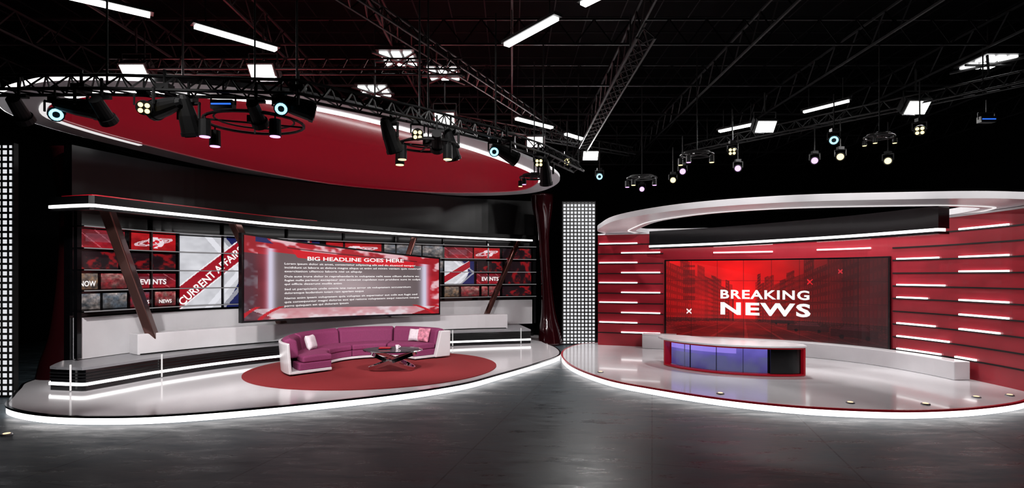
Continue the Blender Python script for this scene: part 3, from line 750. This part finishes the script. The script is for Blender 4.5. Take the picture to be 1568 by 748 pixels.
def ring_pendant(c, r, lens):
    b = MB(); c = Vector(c)
    pts = [c+Vector((math.cos(t)*r, math.sin(t)*r*.9, 0)) for t in np.linspace(0, 2*math.pi, 28, endpoint=False)]
    b.poly(pts, .022, 6, 0, True); pts2 = [c+Vector((math.cos(t)*r*.8, math.sin(t)*r*.72, .05)) for t in np.linspace(0, 2*math.pi, 28, endpoint=False)]; b.poly(pts2, .014, 6, 0, True)
    for t in (0.4, 1.97): o = Vector((math.cos(t)*r, math.sin(t)*r*.9, 0)); b.prism(c-o, c+o, .015, .015, 6, 0)
    b.prism(c, c+Vector((0, 0, 2.6)), .014, .014, 6, 0); b.box(c+Vector((0, 0, .05)), (.16, .16, .1))
    k = min(1, r/.5)
    for i, t in enumerate((2.9, 3.9, 5.5)):
        q = c+Vector((math.cos(t)*r, math.sin(t)*r*.9, 0)); b.prism(q, q-Vector((0, 0, .07)), .012, .012, 6); b.prism(q-Vector((0, 0, .07)), q-Vector((0, 0, .3*k)), .075*k, .08*k, 14)
        b.prism(q-Vector((0, 0, .3*k)), q-Vector((0, 0, .31*k)), .068*k, .068*k, 14, 1+(i % 2))
    b.build('ring_pendant_spots', [M_black]+lens)
ring_pendant((-3.75, 8.0, 4.62), .68, [G_pur, G_pur]); ring_pendant((-1.42, 9.3, 4.6), .52, [G_yel, G_orange]); ring_pendant((.5, 12.3, 4.6), .32, [G_yel, G_pur])
ring_pendant((3.6, 15.2, 5.1), .4, [G_pur, G_yel]); ring_pendant((4.45, 13.2, 5.3), .38, [G_yel, G_pur]); ring_pendant((7.7, 11.5, 5.3), .28, [G_yel, G_yel])

def keyspot(loc, aim, power, ang=60, col=(1, .97, .96), s=1.0):  # key lamp added to light the sets, with a housing built around it
    e = empty('added_key_spot', loc); d = (Vector(aim)-Vector(loc)).normalized()
    b = MB(); p = Vector(loc); b.prism(p-d*.45*s, p-d*.02, .1*s, .12*s, 14); b.prism(p-d*.1*s, p-d*.0, .14*s, .15*s, 14); b.prism(p-d*.25*s, p-d*.25*s+Vector((0, 0, .42)), .02); b.box(p-d*.25*s+Vector((0, 0, .16)), (.3*s, .06, .04))
    b.build('fixture', [M_black], e)
    ld = bpy.data.lights.new('lamp', 'SPOT'); ld.energy = power; ld.spot_size = math.radians(ang); ld.spot_blend = .7; ld.shadow_soft_size = .1; ld.color = col
    lo = bpy.data.objects.new('lamp', ld); COL.objects.link(lo); lo.parent = e; lo.location = d*.05; lo.rotation_euler = d.to_track_quat('-Z', 'Y').to_euler()
for loc, aim, pw, an, s in (((-6.6, 7.45, 4.5), (-8.0, 12.6, .7), 1000, 70, .8), ((-5.5, 7.5, 4.5), (-5.8, 12.6, .6), 950, 70, .8), ((-3.5, 7.65, 4.5), (-3.8, 13.4, .5), 950, 66, .8), ((-1.25, 9.15, 4.5), (-2.0, 15.5, .6), 1100, 66, .8),
                         ((-4.5, 5.8, 6.3), (-5.2, 9.8, .1), 400, 50, 1), ((-1, 7, 6.4), (-1.2, 12.6, .1), 400, 46, 1),  # this row and the next hang out of view, added for stage light
                         ((3, 7, 6.8), (4.5, 15, .9), 1350, 46, 1), ((6, 6.8, 6.8), (7, 14.6, 1.1), 1200, 46, 1), ((8.5, 6.5, 6.8), (9.3, 12.8, 1.6), 1050, 44, 1)):
    keyspot(loc, aim, pw, an, s=s)

w = bpy.data.worlds.new('world'); scene.world = w; w.use_nodes = True
w.node_tree.nodes['Background'].inputs[0].default_value = (0.5, 0.52, 0.6, 1); w.node_tree.nodes['Background'].inputs[1].default_value = 0.01

cd = bpy.data.cameras.new('camera'); cam = bpy.data.objects.new('camera', cd); COL.objects.link(cam)
cam.location = (0, 0, 2.4); cam.rotation_euler = (math.radians(90), 0, 0)
cd.sensor_width = 36; cd.lens = 840/1568*36; cd.shift_y = 48/1568; cd.clip_end = 200
scene.camera = cam
